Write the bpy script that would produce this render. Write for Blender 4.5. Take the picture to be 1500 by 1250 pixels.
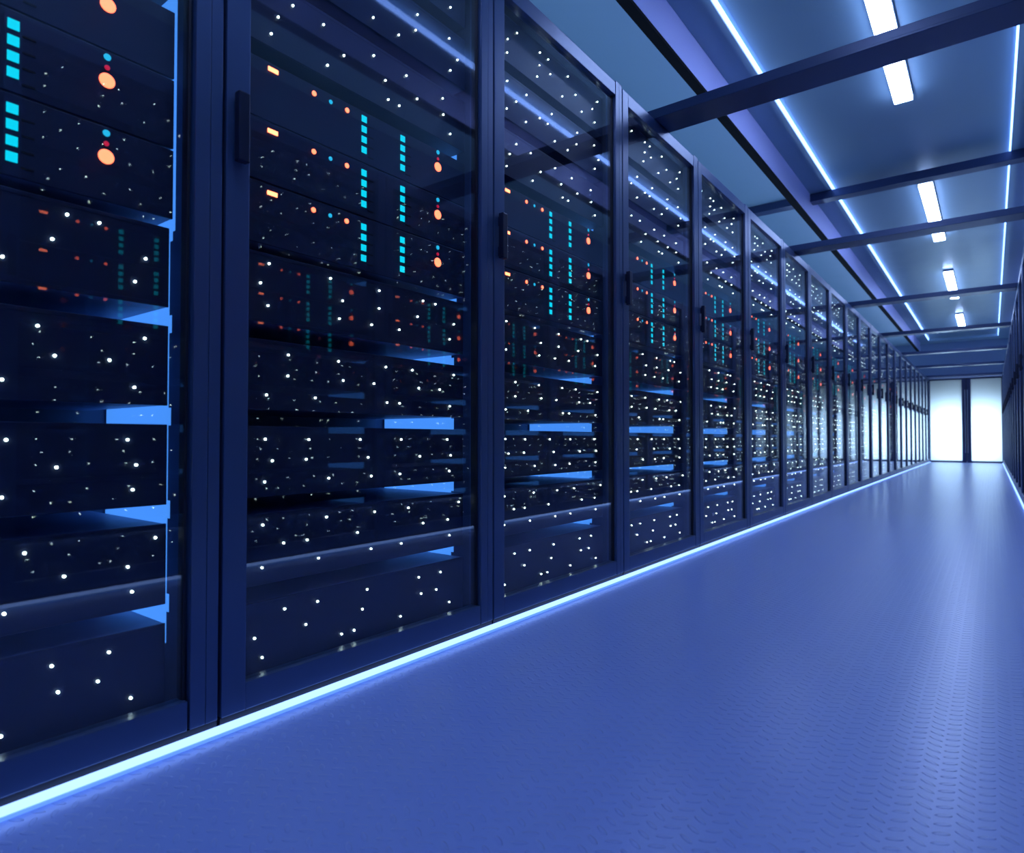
import bpy, bmesh, math, random
from mathutils import Vector

S = bpy.context.scene
C = S.collection
for o in list(bpy.data.objects):
    bpy.data.objects.remove(o)

# ------------------------------------------------------------------ camera, world, exposure
FPX = 927.0
YAW = math.atan(702 / FPX)
PITCH = math.atan(18 / FPX)
CAM_H = 0.609
cd = bpy.data.cameras.new('camera')
cam = bpy.data.objects.new('camera', cd)
C.objects.link(cam)
cam.location = (0, 0, CAM_H)
cam.rotation_euler = (math.pi / 2 + PITCH, 0, YAW)
cd.sensor_width = 36
cd.lens = FPX / 1500 * 36
cd.clip_start = 0.01
cd.clip_end = 100
cd.dof.use_dof = True
cd.dof.focus_distance = 2.1
cd.dof.aperture_fstop = 4.0
S.camera = cam

w = bpy.data.worlds.new('world')
S.world = w
w.use_nodes = True
w.node_tree.nodes['Background'].inputs['Color'].default_value = (0.02, 0.05, 0.14, 1)
w.node_tree.nodes['Background'].inputs['Strength'].default_value = 0.1

S.view_settings.view_transform = 'Standard'
S.view_settings.look = 'None'
S.view_settings.gamma = 1
S.view_settings.use_curve_mapping = False
S.view_settings.exposure = 0.0

LAMP_COL, LAMP_S = (0.42, 0.57, 1.0), 29.0
STRIP_COL, STRIP_S = (0.20, 0.38, 1.0), 4.6
FLOOR_STRIP_COL, FLOOR_STRIP_S = (0.27, 0.45, 1.0), 2.3
RACK_COL, RACK_S = (0.075, 0.33, 1.0), 1.0
DOOR_POWER = 39
CEILING_FILL_POWER = 55

# room measures (metres); x=0 y=0 is under the camera, +y runs down the aisle
XL, XR = -1.274, 0.226          # fronts of the two rack rows
PITCHY = 0.9                    # rack to rack
YEND = 19.66
YBACK = -1.6
Z_TOP = 2.15
Z_OUT, Z_IN = 3.08, 3.13        # outer and inner ceiling
XSL, XSR = -1.236, 0.166        # ceiling light strips

# area lights: the bright room beyond the glazed doors
for k, x in enumerate((-0.93, -0.11)):
    ld = bpy.data.lights.new('lobby_lamp', 'AREA')
    ld.shape = 'RECTANGLE'
    ld.size, ld.size_y = 0.58, 1.4
    ld.energy = DOOR_POWER / 2
    ld.color = (0.62, 0.82, 1.0)
    lo = bpy.data.objects.new('lobby_lamp', ld)
    C.objects.link(lo)
    lo.location = (x, YEND + 0.5, 0.74)
    lo.rotation_euler = (-math.pi / 2, 0, 0)

# unseen lights added over the rack tops to brighten the ceiling behind the beams
for x in (-1.85, 0.80):
    ld = bpy.data.lights.new('added_ceiling_fill', 'AREA')
    ld.shape = 'RECTANGLE'
    ld.size, ld.size_y = 0.12, 20.5
    ld.energy = CEILING_FILL_POWER
    ld.color = (0.38, 0.60, 1.0)
    lo = bpy.data.objects.new('added_ceiling_fill', ld)
    C.objects.link(lo)
    lo.location = (x, 9.0, 2.22)
    lo.rotation_euler = (math.pi, 0, 0)

# ------------------------------------------------------------------ materials
def mat(name, col=(0.5, 0.5, 0.5), rough=0.5, metal=0.0, emit=None, strength=0.0, spec=0.5, noise=0.0, nscale=30, sample=True, coat=0.0):
    m = bpy.data.materials.new(name)
    m.use_nodes = True
    nt = m.node_tree
    b = nt.nodes['Principled BSDF']
    b.inputs['Base Color'].default_value = (*col, 1)
    b.inputs['Roughness'].default_value = rough
    b.inputs['Metallic'].default_value = metal
    b.inputs['Specular IOR Level'].default_value = spec
    b.inputs['Coat Weight'].default_value = coat
    if emit:
        b.inputs['Emission Color'].default_value = (*emit, 1)
        b.inputs['Emission Strength'].default_value = strength
    if noise:
        tc = nt.nodes.new('ShaderNodeTexCoord')
        nz = nt.nodes.new('ShaderNodeTexNoise')
        nz.inputs['Scale'].default_value = nscale
        nt.links.new(tc.outputs['Object'], nz.inputs['Vector'])
        mr = nt.nodes.new('ShaderNodeMapRange')
        mr.inputs['To Min'].default_value = max(0.02, rough - noise)
        mr.inputs['To Max'].default_value = rough + noise
        nt.links.new(nz.outputs['Fac'], mr.inputs['Value'])
        nt.links.new(mr.outputs['Result'], b.inputs['Roughness'])
    if not sample:
        m.cycles.emission_sampling = 'NONE'
    return m

M = {}
M['frame'] = mat('navy_powder_coat', (0.044, 0.088, 0.21), 0.34, 0.25, noise=0.04, nscale=60, spec=0.9)
M['frame_dark'] = mat('dark_steel', (0.012, 0.015, 0.03), 0.5, 0.2, noise=0.05)
M['interior'] = mat('rack_interior', (0.06, 0.08, 0.14), 0.55, 0.0, noise=0.05)
M['server'] = mat('server_black', (0.02, 0.03, 0.075), 0.42, 0.2, noise=0.05, nscale=90)
M['server_mark'] = mat('server_groove', (0.002, 0.003, 0.006), 0.6)
M['handle'] = mat('handle_black', (0.012, 0.018, 0.05), 0.35, 0.3, noise=0.03)
M['ceil_in'] = mat('ceiling_panel', (0.20, 0.32, 0.42), 0.32, 0.25, noise=0.05, nscale=4)
M['ceil_out'] = mat('ceiling_outer', (0.25, 0.40, 0.52), 0.45, 0.0, noise=0.05, nscale=4)
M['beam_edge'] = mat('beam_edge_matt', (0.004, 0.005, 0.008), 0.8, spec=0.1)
M['chassis'] = mat('chassis_metal', (0.22, 0.28, 0.45), 0.45, 0.2, noise=0.05)
M['beam'] = mat('beam_paint', (0.035, 0.06, 0.14), 0.3, 0.3, noise=0.03, nscale=8)
M['violet'] = mat('beam_violet', (0.56, 0.58, 0.96), 0.4, 0.1, noise=0.03, nscale=8)
M['wall'] = mat('wall_paint', (0.18, 0.28, 0.45), 0.5, 0.0, noise=0.05, nscale=5)
M['doorframe'] = mat('door_frame', (0.04, 0.06, 0.14), 0.35, 0.4, noise=0.03)
M['lamp'] = mat('lamp_diffuser', (0.8, 0.8, 0.8), 0.5, emit=LAMP_COL, strength=LAMP_S)
M['strip'] = mat('strip_diffuser', (0.8, 0.8, 0.8), 0.5, emit=STRIP_COL, strength=STRIP_S)
M['fstrip'] = mat('floor_strip_diffuser', (0.1, 0.15, 0.3), 0.5, emit=FLOOR_STRIP_COL, strength=FLOOR_STRIP_S)
M['fstrip_glow'] = mat('floor_strip_glow', (0.3, 0.4, 0.6), 0.4, emit=(0.12, 0.30, 0.80), strength=1.0)  # faint blue emission stands in for the strip's glow on the floor
M['alu'] = mat('aluminium', (0.35, 0.4, 0.5), 0.35, 0.8, noise=0.04)
M['racklight'] = mat('rack_light', (0.2, 0.3, 0.5), 0.5, emit=RACK_COL, strength=RACK_S)
M['white'] = mat('led_white', (0.8, 0.9, 0.8), 0.4, emit=(0.8, 1.0, 0.85), strength=18, sample=False)
M['teal'] = mat('led_teal', (0.02, 0.1, 0.1), 0.4, emit=(0.0, 0.78, 1.0), strength=1.0, sample=False)
M['blue'] = mat('led_blue', (0.02, 0.1, 0.1), 0.4, emit=(0.02, 0.55, 0.9), strength=1.0, sample=False)
M['red'] = mat('led_red', (0.1, 0.02, 0.02), 0.4, emit=(0.55, 0.01, 0.05), strength=1.0, sample=False)
M['amber'] = mat('led_amber', (0.2, 0.1, 0.05), 0.4, emit=(4.5, 0.64, 0.28), strength=1.0, sample=False)
M['yellow'] = mat('led_yellow', (0.2, 0.1, 0.05), 0.4, emit=(6.5, 1.25, 0.5), strength=1.0, sample=False)

def glass_mat():
    m = bpy.data.materials.new('tinted_glass')
    m.use_nodes = True
    nt = m.node_tree
    nt.nodes.clear()
    out = nt.nodes.new('ShaderNodeOutputMaterial')
    mix = nt.nodes.new('ShaderNodeMixShader')
    tr = nt.nodes.new('ShaderNodeBsdfTransparent')
    gl = nt.nodes.new('ShaderNodeBsdfGlossy')
    fr = nt.nodes.new('ShaderNodeFresnel')
    geo = nt.nodes.new('ShaderNodeNewGeometry')
    mr = nt.nodes.new('ShaderNodeMapRange')
    # the pane has two faces: keep the same index whichever side the ray meets
    mr.inputs['To Min'].default_value = 1.52
    mr.inputs['To Max'].default_value = 1 / 1.52
    nt.links.new(geo.outputs['Backfacing'], mr.inputs['Value'])
    nt.links.new(mr.outputs['Result'], fr.inputs['IOR'])
    tr.inputs['Color'].default_value = (0.93, 0.95, 0.97, 1)
    gl.inputs['Color'].default_value = (0.95, 0.97, 1, 1)
    gl.inputs['Roughness'].default_value = 0.02
    nt.links.new(fr.outputs['Fac'], mix.inputs['Fac'])
    nt.links.new(tr.outputs[0], mix.inputs[1])
    nt.links.new(gl.outputs[0], mix.inputs[2])
    nt.links.new(mix.outputs[0], out.inputs['Surface'])
    return m
M['glass'] = glass_mat()

def frosted_mat():
    m = bpy.data.materials.new('frosted_glass')
    m.use_nodes = True
    nt = m.node_tree
    nt.nodes.clear()
    out = nt.nodes.new('ShaderNodeOutputMaterial')
    mix = nt.nodes.new('ShaderNodeMixShader')
    t = nt.nodes.new('ShaderNodeBsdfTranslucent')
    g = nt.nodes.new('ShaderNodeBsdfGlossy')
    t.inputs['Color'].default_value = (0.85, 0.92, 0.97, 1)
    g.inputs['Roughness'].default_value = 0.2
    mix.inputs['Fac'].default_value = 0.06
    nt.links.new(t.outputs[0], mix.inputs[1])
    nt.links.new(g.outputs[0], mix.inputs[2])
    nt.links.new(mix.outputs[0], out.inputs['Surface'])
    return m
M['frosted'] = frosted_mat()

def floor_mat():
    """blue coated diamond tread plate: raised bars laid alternately along the two diagonals"""
    m = mat('tread_plate', (0.29, 0.41, 0.90), 0.28, 0.0, spec=0.95)
    nt = m.node_tree
    b = nt.nodes['Principled BSDF']
    tc = nt.nodes.new('ShaderNodeTexCoord')
    mp = nt.nodes.new('ShaderNodeMapping')
    nt.links.new(tc.outputs['Object'], mp.inputs['Vector'])
    sep = nt.nodes.new('ShaderNodeSeparateXYZ')
    nt.links.new(mp.outputs['Vector'], sep.inputs[0])
    def math_(op, a, b_=None, clamp=False):
        n = nt.nodes.new('ShaderNodeMath')
        n.operation = op
        n.use_clamp = clamp
        for i, v in enumerate((a, b_)):
            if v is None:
                continue
            if isinstance(v, (int, float)):
                n.inputs[i].default_value = v
            else:
                nt.links.new(v, n.inputs[i])
        return n.outputs[0]
    W, P = 0.0281, 0.0293           # rows of bars run down the aisle; the lean alternates row by row
    CA, SA = math.cos(math.radians(31)), math.sin(math.radians(31))
    u = math_('DIVIDE', math_('ADD', sep.outputs['X'], 0.0685 + W * 0.5), W)
    fx = math_('MULTIPLY', math_('SUBTRACT', math_('FRACT', u), 0.5), W)
    par = math_('FLOORED_MODULO', math_('FLOOR', u), 2.0)
    sgn = math_('SUBTRACT', 1.0, math_('MULTIPLY', par, 2.0))
    v = math_('ADD', math_('DIVIDE', sep.outputs['Y'], P), math_('MULTIPLY', par, 0.5))
    fy = math_('MULTIPLY', math_('SUBTRACT', math_('FRACT', v), 0.5), P)
    a_ = math_('ADD', math_('MULTIPLY', fx, CA), math_('MULTIPLY', math_('MULTIPLY', fy, sgn), SA))
    b_ = math_('SUBTRACT', math_('MULTIPLY', fy, CA), math_('MULTIPLY', math_('MULTIPLY', fx, sgn), SA))
    x = math_('POWER', math_('ABSOLUTE', math_('DIVIDE', a_, 0.0138)), 2.0)
    y = math_('POWER', math_('ABSOLUTE', math_('DIVIDE', b_, 0.0046)), 2.0)
    h = math_('MULTIPLY', math_('SUBTRACT', 1.0, math_('ADD', x, y), clamp=True), 2.0, clamp=True)
    bp = nt.nodes.new('ShaderNodeBump')
    bp.inputs['Strength'].default_value = 0.8
    bp.inputs['Distance'].default_value = 0.003
    nt.links.new(h, bp.inputs['Height'])
    nt.links.new(bp.outputs['Normal'], b.inputs['Normal'])
    return m
M['floor'] = floor_mat()

# ------------------------------------------------------------------ mesh helpers
class MB:
    """collects shapes in one bmesh; every shape takes a material index"""
    def __init__(self, mats):
        self.bm = bmesh.new()
        self.mats = mats
    def box(self, x0, x1, y0, y1, z0, z1, bev=0.0, mi=0):
        xs, ys, zs = sorted((x0, x1)), sorted((y0, y1)), sorted((z0, z1))
        vs = [self.bm.verts.new((x, y, z)) for x in xs for y in ys for z in zs]
        f = [(0, 1, 3, 2), (4, 6, 7, 5), (0, 4, 5, 1), (2, 3, 7, 6), (0, 2, 6, 4), (1, 5, 7, 3)]
        fs = [self.bm.faces.new([vs[i] for i in q]) for q in f]
        for q in fs:
            q.material_index = mi
        if bev:
            es = list({e for q in fs for e in q.edges})
            r = bmesh.ops.bevel(self.bm, geom=es, offset=bev, segments=2, affect='EDGES', profile=0.6)
            for q in r['faces']:
                q.material_index = mi
        return self
    def disc(self, x, y, z, r, depth=0.003, n=16, mi=0, dome=0.4):
        """round lens standing on a face that looks along +x"""
        rings = []
        for (dx, k) in ((0, 1.0), (depth * (1 - dome), 1.0), (depth * (1 - dome * 0.3), 0.75)):
            rings.append([self.bm.verts.new((x + dx, y + r * k * math.cos(2 * math.pi * i / n), z + r * k * math.sin(2 * math.pi * i / n))) for i in range(n)])
        for a, b in zip(rings, rings[1:]):
            for i in range(n):
                q = self.bm.faces.new((a[i], a[(i + 1) % n], b[(i + 1) % n], b[i]))
                q.material_index = mi
        tip = self.bm.verts.new((x + depth, y, z))
        for i in range(n):
            q = self.bm.faces.new((rings[-1][i], rings[-1][(i + 1) % n], tip))
            q.material_index = mi
        return self
    def mesh(self, name, flip=False):
        me = bpy.data.meshes.new(name)
        if flip:
            bmesh.ops.scale(self.bm, vec=(-1, 1, 1), verts=self.bm.verts)
            bmesh.ops.reverse_faces(self.bm, faces=self.bm.faces)
        self.bm.normal_update()
        self.bm.to_mesh(me)
        self.bm.free()
        for m in self.mats:
            me.materials.append(M[m])
        return me

def link(name, me, loc=(0, 0, 0), parent=None):
    o = bpy.data.objects.new(name, me)
    C.objects.link(o)
    o.location = loc
    if parent:
        o.parent = parent
    return o

def tag(o, label, cat, group=None):
    o['label'] = label
    o['category'] = cat
    if group:
        o['group'] = group
    return o

def struct(name, me, loc=(0, 0, 0)):
    o = link(name, me, loc)
    o['kind'] = 'structure'
    return o

# ------------------------------------------------------------------ room shell
b = MB(['floor']); b.box(-2.35, 1.30, YBACK, YEND + 2, -0.08, 0.0); struct('floor', b.mesh('floor'))
b = MB(['ceil_in']); b.box(XSL, XSR, YBACK, 19.12, Z_IN, Z_IN + 0.08); struct('ceiling', b.mesh('ceiling'))
b = MB(['ceil_out'])
b.box(-2.35, XSL - 0.002, YBACK, YEND, Z_OUT, Z_IN + 0.08)
b.box(XSR + 0.002, 1.30, YBACK, YEND, Z_OUT, Z_IN + 0.08)
b.box(XSL - 0.002, XSR + 0.002, 19.12, YEND, Z_OUT, Z_IN + 0.08)
struct('ceiling', b.mesh('ceiling_border'))
b = MB(['wall']); b.box(-2.45, -2.35, YBACK, YEND, 0, 3.2); struct('wall_left', b.mesh('wall_left'))
b = MB(['wall']); b.box(1.30, 1.40, YBACK, YEND, 0, 3.2); struct('wall_right', b.mesh('wall_right'))
b = MB(['wall']); b.box(-2.35, 1.30, YBACK - 0.1, YBACK, 0, 3.2); struct('wall_front', b.mesh('wall_front'))
b = MB(['wall'])
DX0, DX1 = XL + 0.002, XR - 0.002
b.box(-2.35, DX0, YEND, YEND + 0.12, 0, 3.2)
b.box(DX1, 1.30, YEND, YEND + 0.12, 0, 3.2)
b.box(DX0, DX1, YEND, YEND + 0.12, 2.205, 3.2)
struct('wall_back', b.mesh('wall_back'))
b = MB(['alu']); b.box(DX0, DX1, YEND - 0.03, YEND + 0.1, 2.15, 2.205, 0.004); struct('trim_1', b.mesh('door_header'))

DOOR_MID = -0.495
for n, (x0, x1, sgn) in enumerate(((DX0, DOOR_MID - 0.004, 1), (DOOR_MID + 0.004, DX1, -1)), 1):
    b = MB(['doorframe'])
    y0, y1 = YEND + 0.02, YEND + 0.07
    oi, ii = (0.012, 0.088)
    l, r = (oi, ii) if sgn == 1 else (ii, oi)
    b.box(x0, x0 + l, y0, y1, 0.004, 2.146, 0.003)
    b.box(x1 - r, x1, y0, y1, 0.004, 2.146, 0.003)
    b.box(x0 + l, x1 - r, y0, y1, 0.004, 0.05)
    b.box(x0 + l, x1 - r, y0, y1, 2.115, 2.146)
    d = struct('door_%d' % n, b.mesh('door_leaf'))
    b = MB(['frosted']); b.box(x0 + l, x1 - r, y0 + 0.022, y0 + 0.03, 0.05, 2.115)
    g = link('glass_pane', b.mesh('door_pane'), parent=d); g['label'] = 'glowing white frosted glass'
    b = MB(['alu'])
    hx = (x1 - 0.022) if sgn == 1 else (x0 + 0.022)
    b.box(hx - 0.009, hx + 0.009, y0 - 0.045, y0 - 0.028, 0.25, 1.85, 0.004)
    for z in (0.4, 1.7):
        b.box(hx - 0.006, hx + 0.006, y0 - 0.03, y0 + 0.002, z - 0.01, z + 0.01)
    link('pull_handle', b.mesh('door_handle'), parent=d)

# ------------------------------------------------------------------ ceiling lights
for side, x, dx, y1 in (('left', XSL, 0.006, 19.0), ('right', XSR, -0.006, 19.1)):
    t = bpy.data.objects.new('ceiling_light_strip', None); C.objects.link(t); t.location = (x, YBACK, Z_OUT)
    tag(t, 'thin white light strip along the %s edge of the ceiling recess' % side, 'light strip', 'light strips along the ceiling')
    L = y1 - YBACK
    b = MB(['alu']); b.box(-dx * 0.3, dx * 0.3, 0, L, 0.001, 0.05); link('housing', b.mesh('strip_housing'), parent=t)
    b = MB(['strip']); b.box(dx * 0.3, dx * 2.2, 0.002, L - 0.002, 0.010, 0.045, 0.002); link('diffuser', b.mesh('strip_diffuser'), parent=t)

names = ['behind the camera', 'nearest the camera', 'second from the camera', 'third from the camera', 'farthest, close to the glazed doors']
for k in range(5):
    y0 = -0.86 + 4.08 * k
    t = bpy.data.objects.new('ceiling_lamp', None); C.objects.link(t); t.location = (-0.484, y0, Z_IN)
    if k == 0:
        tag(t, 'long white ceiling lamp above the place the picture is taken from', 'ceiling lamp', 'long lamps down the middle of the ceiling')
    else:
        tag(t, 'long white ceiling lamp, the one %s in the middle row' % names[k], 'ceiling lamp', 'long lamps down the middle of the ceiling')
    b = MB(['alu']); b.box(-0.062, 0.062, 0, 2.18, -0.032, 0.0, 0.002); link('housing', b.mesh('lamp_housing'), parent=t)
    b = MB(['lamp']); b.box(-0.058, 0.058, 0.006, 2.174, -0.055, -0.018, 0.006); link('diffuser', b.mesh('lamp_diffuser'), parent=t)

# long beams hanging over both rack rows
for side, x0, x1 in (('left', -1.486, -1.430), ('right', 0.382, 0.438)):
    b = MB(['violet', 'beam_edge'])
    b.box(x0, x1, YBACK, 19.25, 2.846, Z_OUT, 0.0, 0)
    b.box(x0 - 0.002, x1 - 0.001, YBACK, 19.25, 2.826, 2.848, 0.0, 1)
    o = link('ceiling_beam', b.mesh('long_beam'))
    tag(o, 'long violet-blue beam hanging from the ceiling above the %s rack row' % side, 'beam')

# cross beams resting on the rack tops
ordn = ['nearest', 'second nearest', 'third nearest', 'fourth nearest', 'fifth nearest', 'sixth nearest', 'farthest']
for k in range(7):
    yc = 2.91 + 2.70 * k
    b = MB(['beam'])
    x0, x1 = -2.1, 1.06
    b.box(x0, x1, yc - 0.088, yc + 0.09, Z_TOP + 0.002, Z_TOP + 0.014, 0.002)
    b.box(x0, x1, yc - 0.080, yc - 0.066, Z_TOP + 0.014, Z_TOP + 0.052, 0.002)
    b.box(x0, x1, yc + 0.068, yc + 0.082, Z_TOP + 0.014, Z_TOP + 0.052, 0.002)
    o = link('cross_beam', b.mesh('cross_beam'))
    tag(o, 'dark blue beam across the aisle on the rack tops, the %s one' % ordn[k], 'beam', 'beams across the aisle')
b = MB(['beam']); b.box(-2.2, 1.15, 6.87, 7.0, 3.0, 3.078, 0.004)
tag(link('ceiling_beam', b.mesh('upper_cross_beam')), 'dark beam across under the ceiling, above the long violet beam', 'beam')

# floor light strips along the rack feet
for side, x, s in (('left', XL, 1), ('right', XR, -1)):
    t = bpy.data.objects.new('floor_light_strip', None); C.objects.link(t); t.location = (x, YBACK, 0)
    tag(t, 'glowing pale cyan light strip on the floor along the %s rack row' % side, 'light strip', 'light strips along the floor')
    L = YEND - 0.01 - YBACK
    b = MB(['fstrip_glow']); b.box(s * 0.001, s * 0.0145, 0, L, 0.0, 0.0072, 0.001); link('housing', b.mesh('floor_strip_glow_lip'), parent=t)  # this housing is an added lip whose blue emission imitates the floor reflection
    b = MB(['fstrip']); b.box(s * 0.001, s * 0.013, 0.002, L - 0.002, 0.0072, 0.0195, 0.002); link('diffuser', b.mesh('floor_strip_diffuser'), parent=t)

# ------------------------------------------------------------------ racks
# rack-local frame: x = 0 at the door front (negative goes into the rack), z up
Y0, Y1 = 0.684, 1.582
FACE = -0.056
RACK_D = 0.80
def m_body(flip):
    b = MB(['interior', 'frame_dark'])
    b.box(-RACK_D, -0.052, Y0 + 0.004, Y0 + 0.020, 0.03, 2.11)              # left side sheet
    b.box(-RACK_D, -0.052, 1.5425, 1.562, 0.03, 2.11)                        # right side sheet
    b.box(-RACK_D, -RACK_D + 0.015, Y0 + 0.020, 1.5425, 0.03, 2.11)
    b.box(-RACK_D, -0.012, Y0 + 0.004, 1.562, 2.11, 2.148)                  # top
    b.box(-RACK_D, -0.030, Y0 + 0.004, 1.562, 0.005, 0.035)
    b.box(-0.486, -0.478, Y0 + 0.020, 1.5425, 0.035, 2.11)                   # inner rear sheet
    b.box(-0.075, -0.052, Y0 + 0.020, 0.728, 0.035, 2.11, 0, 1)             # mounting rail
    return b.mesh('rack_body', flip)
def m_plinth(flip):
    b = MB(['frame_dark'])
    b.box(-0.03, -0.003, Y0 + 0.003, Y1 - 0.002, 0.0, 0.030)
    return b.mesh('rack_plinth', flip)
def m_post(flip):
    b = MB(['frame'])
    b.box(-0.05, 0.0, 1.524, 1.5545, 0.031, 2.156, 0.0015)
    b.box(-0.05, 0.0, 1.5555, 1.580, 0.031, 2.156, 0.0015)
    return b.mesh('rack_post', flip)
def m_door(flip):
    b = MB(['frame', 'frame_dark'])
    b.box(-0.035, 0.0, 0.6885, 0.7415, 0.031, 2.148, 0.002)
    b.box(-0.035, 0.0, 0.7415, 1.519, 2.091, 2.148, 0.002)
    b.box(-0.035, 0.0, 0.7415, 1.519, 0.031, 0.0895, 0.002)
    b.box(-0.035, -0.012, 1.514, 1.519, 0.0895, 2.091, 0.0, 1)
    b.box(-0.014, -0.006, 0.7415, 0.7445, 0.0895, 2.091, 0.0, 0)
    return b.mesh('rack_door', flip)
def m_pane(flip):
    b = MB(['glass'])
    b.box(-0.019, -0.015, 0.742, 1.514, 0.090, 2.0905)
    return b.mesh('rack_door_pane', flip)
def m_handle(flip):
    b = MB(['handle'])
    b.box(0.006, 0.025, 0.702, 0.728, 1.195, 1.343, 0.003)
    b.box(0.0, 0.007, 0.708, 0.722, 1.205, 1.235)
    b.box(0.0, 0.007, 0.708, 0.722, 1.303, 1.333)
    return b.mesh('rack_handle', flip)
def m_light(flip):
    b = MB(['racklight'])
    z = 0.17
    for za, zb in ((0.238, 0.276), (0.438, 0.476), (0.638, 0.676), (0.838, 0.876), (1.038, 1.058)):
        b.box(-0.470, -0.1455, 1.5415, 1.5425, z, za)
        b.box(-0.470, -0.134, 1.5415, 1.5425, za, zb)
        z = zb
    b.box(-0.470, -0.123, 1.5415, 1.5425, z, 1.69)
    return b.mesh('rack_light', flip)

# the eight tall units: three rows of small lights each (y, height above the unit's foot)
PANEL_Z = {'e': (0.050, 0.238), 'd': (0.276, 0.438), 'c': (0.476, 0.638), 'b': (0.676, 0.838), 'a': (0.876, 1.038),
           't1': (1.524, 1.686), 't2': (1.724, 1.886), 't3': (1.924, 2.086)}
DOTS = {
 'e': [(.794,.159),(.813,.111),(.87,.209),(.928,.159),(.961,.208),(1.034,.11),(1.074,.11),(1.101,.159),(1.117,.208),(1.236,.11),(1.307,.207),(1.317,.158),(1.38,.158),(1.398,.207),(1.437,.109)],
 'd': [(.811,.315),(.812,.412),(.866,.364),(.93,.363),(.963,.314),(.986,.413),(1.083,.363),(1.129,.314),(1.141,.412),(1.238,.314),(1.265,.412),(1.324,.362),(1.429,.362),(1.437,.313),(1.479,.412)],
 'c': [(.816,.51),(.817,.608),(.835,.558),(.926,.559),(.933,.607),(.992,.51),(1.091,.607),(1.118,.559),(1.129,.509),(1.232,.51),(1.237,.607),(1.31,.558),(1.426,.607),(1.436,.51),(1.442,.558)],
 'b': [(.819,.71),(.874,.758),(.875,.808),(.951,.71),(1.02,.807),(1.035,.759),(1.137,.758),(1.179,.807),(1.184,.709),(1.23,.709),(1.279,.807),(1.305,.757),(1.393,.758),(1.437,.709),(1.455,.807)],
 'a': [(.802,.966),(.821,.917),(.823,1.015),(.994,1.015),(1.022,.917),(1.032,.965),(1.128,.917),(1.154,.965),(1.154,1.014),(1.228,.917),(1.299,.965),(1.321,1.015),(1.373,1.014),(1.436,.916),(1.455,.965)],
 't1': [(.824,1.555),(.842,1.604),(.881,1.653),(.969,1.653),(.981,1.555),(1.032,1.605),(1.131,1.653),(1.173,1.604),(1.184,1.555),(1.225,1.555),(1.252,1.654),(1.295,1.605),(1.403,1.653),(1.406,1.604),(1.437,1.556)],
 't2': [(.825,1.757),(.827,1.855),(.88,1.805),(.939,1.756),(.942,1.856),(1.027,1.806),(1.079,1.805),(1.107,1.854),(1.129,1.757),(1.222,1.757),(1.288,1.805),(1.295,1.855),(1.432,1.854),(1.437,1.756),(1.47,1.805)],
 't3': [(.827,1.955),(.885,2.054),(.83,2.004),(1.01,1.955),(1.025,2.004),(1.028,2.054),(1.083,2.054),(1.097,2.004),(1.183,1.956),(1.224,2.054),(1.282,2.005),(1.33,1.956),(1.418,2.004),(1.437,1.955),(1.46,2.053)],
}
UNIT_Z = {'u1': (1.3485, 1.486), 'u2': (1.2035, 1.3445), 'u3': (1.0585, 1.1995)}
YS0, YS1 = 0.729, 1.5068
ORIGIN = (FACE, (YS0 + YS1) / 2)     # a unit's own origin: front face, middle, foot

def unit_shell(b, z0, z1, kind):
    h = z1 - z0
    hw = (YS1 - YS0) / 2
    he = hw if z0 > 1.04 else hw - 0.0065
    b.box(-0.006, 0.0, -hw, he, 0.0, h, 0.0012, 0)                # bezel
    b.box(-0.405, -0.006, -hw + 0.004, he - 0.001, 0.001, h - 0.001, 0.0, 0 if z0 > 1.5 else b.mats.index('chassis'))
    if kind == 'p':
        b.box(0.0, 0.0008, -hw + 0.02, hw - 0.02, h - 0.008, h - 0.006, 0, 0)
def leds(key):
    """(kind, name, y, z relative to the unit's foot)"""
    out = []
    if key in DOTS:
        z0 = PANEL_Z[key][0]
        rows = {round(z, 2) for _, z in DOTS[key]}
        for y, z in DOTS[key]:
            out.append(('white', y - ORIGIN[1], z - z0))
    else:
        z0 = UNIT_Z[key][0]
        top = {'u1': 1.471, 'u2': 1.3255, 'u3': 1.180}[key] - z0
        y = lambda v: v - ORIGIN[1]
        out.append(('yellow', y(0.830), top))
        out.append(('amber', y(0.9425), top - 0.005))
        out.append(('blue', y(0.992), top - 0.005))
        out.append(('amber', y(1.0435), top - 0.005))
        for cy in (1.0995, 1.2385):
            for i in range(4):
                out.append(('teal', y(cy), top - 0.0055 - 0.0278 * i))
        out.append(('blue_round', y(1.383), top + 0.008))
        out.append(('red', y(1.383), top - 0.012))
        out.append(('amber_big', y(1.383), top - 0.037))
    return out
LED = {'white': ('white', 0.0023), 'amber': ('amber', 0.0062), 'blue': ('blue', 0.0052), 'blue_round': ('blue', 0.0062),
       'red': ('red', 0.0046), 'amber_big': ('amber', 0.0135), 'teal': ('teal', None), 'yellow': ('yellow', None)}
LED_NAME = {'white': 'indicator_light', 'amber': 'indicator_light', 'blue': 'indicator_light', 'blue_round': 'indicator_light',
            'red': 'indicator_light', 'amber_big': 'power_light', 'teal': 'status_light', 'yellow': 'name_light'}
LED_LABEL = {'amber': 'small round amber light', 'blue': 'small round blue light', 'blue_round': 'round cyan light',
             'red': 'tiny red light', 'amber_big': 'large round amber light', 'teal': 'square cyan light', 'yellow': 'oblong yellow-orange light'}
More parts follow.
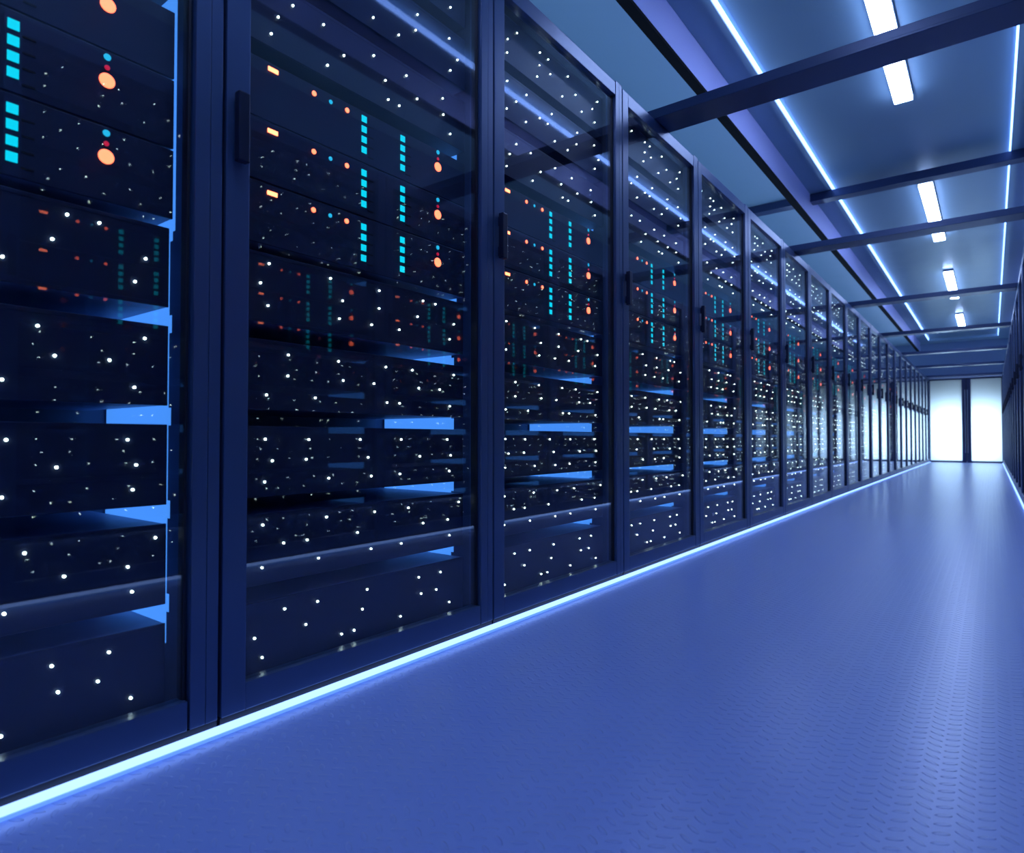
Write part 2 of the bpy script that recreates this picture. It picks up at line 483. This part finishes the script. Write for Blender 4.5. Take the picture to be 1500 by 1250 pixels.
def led_shape(b, kind, y, z, mi):
    if kind == 'teal':
        b.box(0.0, 0.002, y - 0.0085, y + 0.0085, z - 0.0085, z + 0.0085, 0.0006, mi)
    elif kind == 'yellow':
        b.box(0.0, 0.002, y - 0.013, y + 0.013, z - 0.005, z + 0.005, 0.0006, mi)
    else:
        r = LED[kind][1]
        b.disc(0.0, y, z, r, 0.0035 if kind == 'white' else 0.003, 12 if kind == 'white' else 20, mi)
def grooves(b, key, mi):
    if key[0] == 'u':
        for k, y, z in leds(key):
            if k == 'teal':
                b.box(0.0, 0.0012, y + 0.013, y + 0.032, z - 0.0155, z - 0.0125, 0, mi)

MESH = {}
def cached(key, fn):
    if key not in MESH:
        MESH[key] = fn()
    return MESH[key]
def m_unit(key, flip, full):
    def fn():
        z0, z1 = (PANEL_Z.get(key) or UNIT_Z.get(key))
        b = MB(['server', 'server_mark', 'white', 'amber', 'blue', 'red', 'teal', 'yellow', 'chassis'])
        unit_shell(b, z0, z1, 'p' if key in PANEL_Z else 'u')
        grooves(b, key, 1)
        if full:
            for k, y, z in leds(key):
                led_shape(b, k, y, z, b.mats.index(LED[k][0]))
        return b.mesh('server_unit_' + key, flip)
    return cached(('unit', key, flip, full), fn)
def m_led(kind, flip):
    def fn():
        b = MB([LED[kind][0]])
        led_shape(b, kind, 0, 0, 0)
        return b.mesh('light_' + kind, flip)
    return cached(('led', kind, flip), fn)

NUM = ['first', 'second', 'third', 'fourth', 'fifth', 'sixth', 'seventh', 'eighth', 'ninth', 'tenth', 'eleventh', 'twelfth',
       'thirteenth', 'fourteenth', 'fifteenth', 'sixteenth', 'seventeenth', 'eighteenth', 'nineteenth', 'twentieth', 'twenty-first', 'twenty-second']
SLOTNAME = {'t3': 'topmost', 't2': 'second from the top', 't1': 'directly above the cyan-lit units',
            'a': 'directly below the cyan-lit units', 'b': 'fourth from the bottom', 'c': 'third from the bottom',
            'd': 'second from the bottom', 'e': 'bottommost'}
UNITNAME = {'u1': 'upper', 'u2': 'middle', 'u3': 'lower'}
DETAIL = 4      # left racks whose lights are pieces of their own

def build_rack(n, side):
    flip = side == 'right'
    s = -1 if flip else 1
    X = XR if flip else XL
    i = n + 1
    if i == 0:
        where = 'first %s rack, cut by the left edge' % side if not flip else 'first right rack'
    r = bpy.data.objects.new('server_rack', None)
    C.objects.link(r)
    r.location = (X, PITCHY * n + Y0, 0)
    if i == 0 and not flip:
        lab = 'dark blue glass-door server rack cut off by the left edge, nearest the camera'
    elif i == 21:
        lab = 'farthest glass-door server rack of the %s row, beside the glowing doors' % side
    else:
        lab = 'dark blue glass-door server rack, %s from the camera in the %s row' % (NUM[i], side)
    tag(r, lab, 'server rack', 'server racks of the %s row' % side)
    off = (0, -Y0, 0)
    link('cabinet_body', cached(('body', flip), lambda: m_body(flip)), off, r)
    link('plinth', cached(('plinth', flip), lambda: m_plinth(flip)), off, r)
    link('frame_post', cached(('post', flip), lambda: m_post(flip)), off, r)
    link('light_panel', cached(('light', flip), lambda: m_light(flip)), off, r)['label'] = 'bright blue light panel inside the rack'
    d = link('door', cached(('door', flip), lambda: m_door(flip)), off, r)
    link('glass_pane', cached(('pane', flip), lambda: m_pane(flip)), (0, 0, 0), d)
    link('handle', cached(('handle', flip), lambda: m_handle(flip)), (0, 0, 0), d)
    # rack contents, each unit a thing of its own
    for key in list(PANEL_Z) + list(UNIT_Z):
        z0 = (PANEL_Z.get(key) or UNIT_Z.get(key))[0]
        detail = (not flip) and i < DETAIL
        panel = key in PANEL_Z
        o = link('server_chassis' if panel else 'rack_server', m_unit(key, flip, not detail),
                 (X + s * ORIGIN[0], ORIGIN[1] + PITCHY * n, z0))
        if panel:
            lab = 'black star-lit server unit, %s, in %s %s rack' % (SLOTNAME[key], NUM[i], side)
            tag(o, lab, 'server', 'server units dotted with white lights in the %s racks' % side)
        else:
            lab = 'black server with cyan and amber lights, %s of three, %s %s rack' % (UNITNAME[key], NUM[i], side)
            tag(o, lab, 'server', 'servers with cyan and amber lights in the %s racks' % side)
        if detail:
            for k, y, z in leds(key):
                q = link(LED_NAME[k], m_led(k, flip), (0, y, z), o)
                if k in LED_LABEL:
                    q['label'] = LED_LABEL[k]
for side in ('left', 'right'):
    for n in range(-1, 21):
        build_rack(n, side)
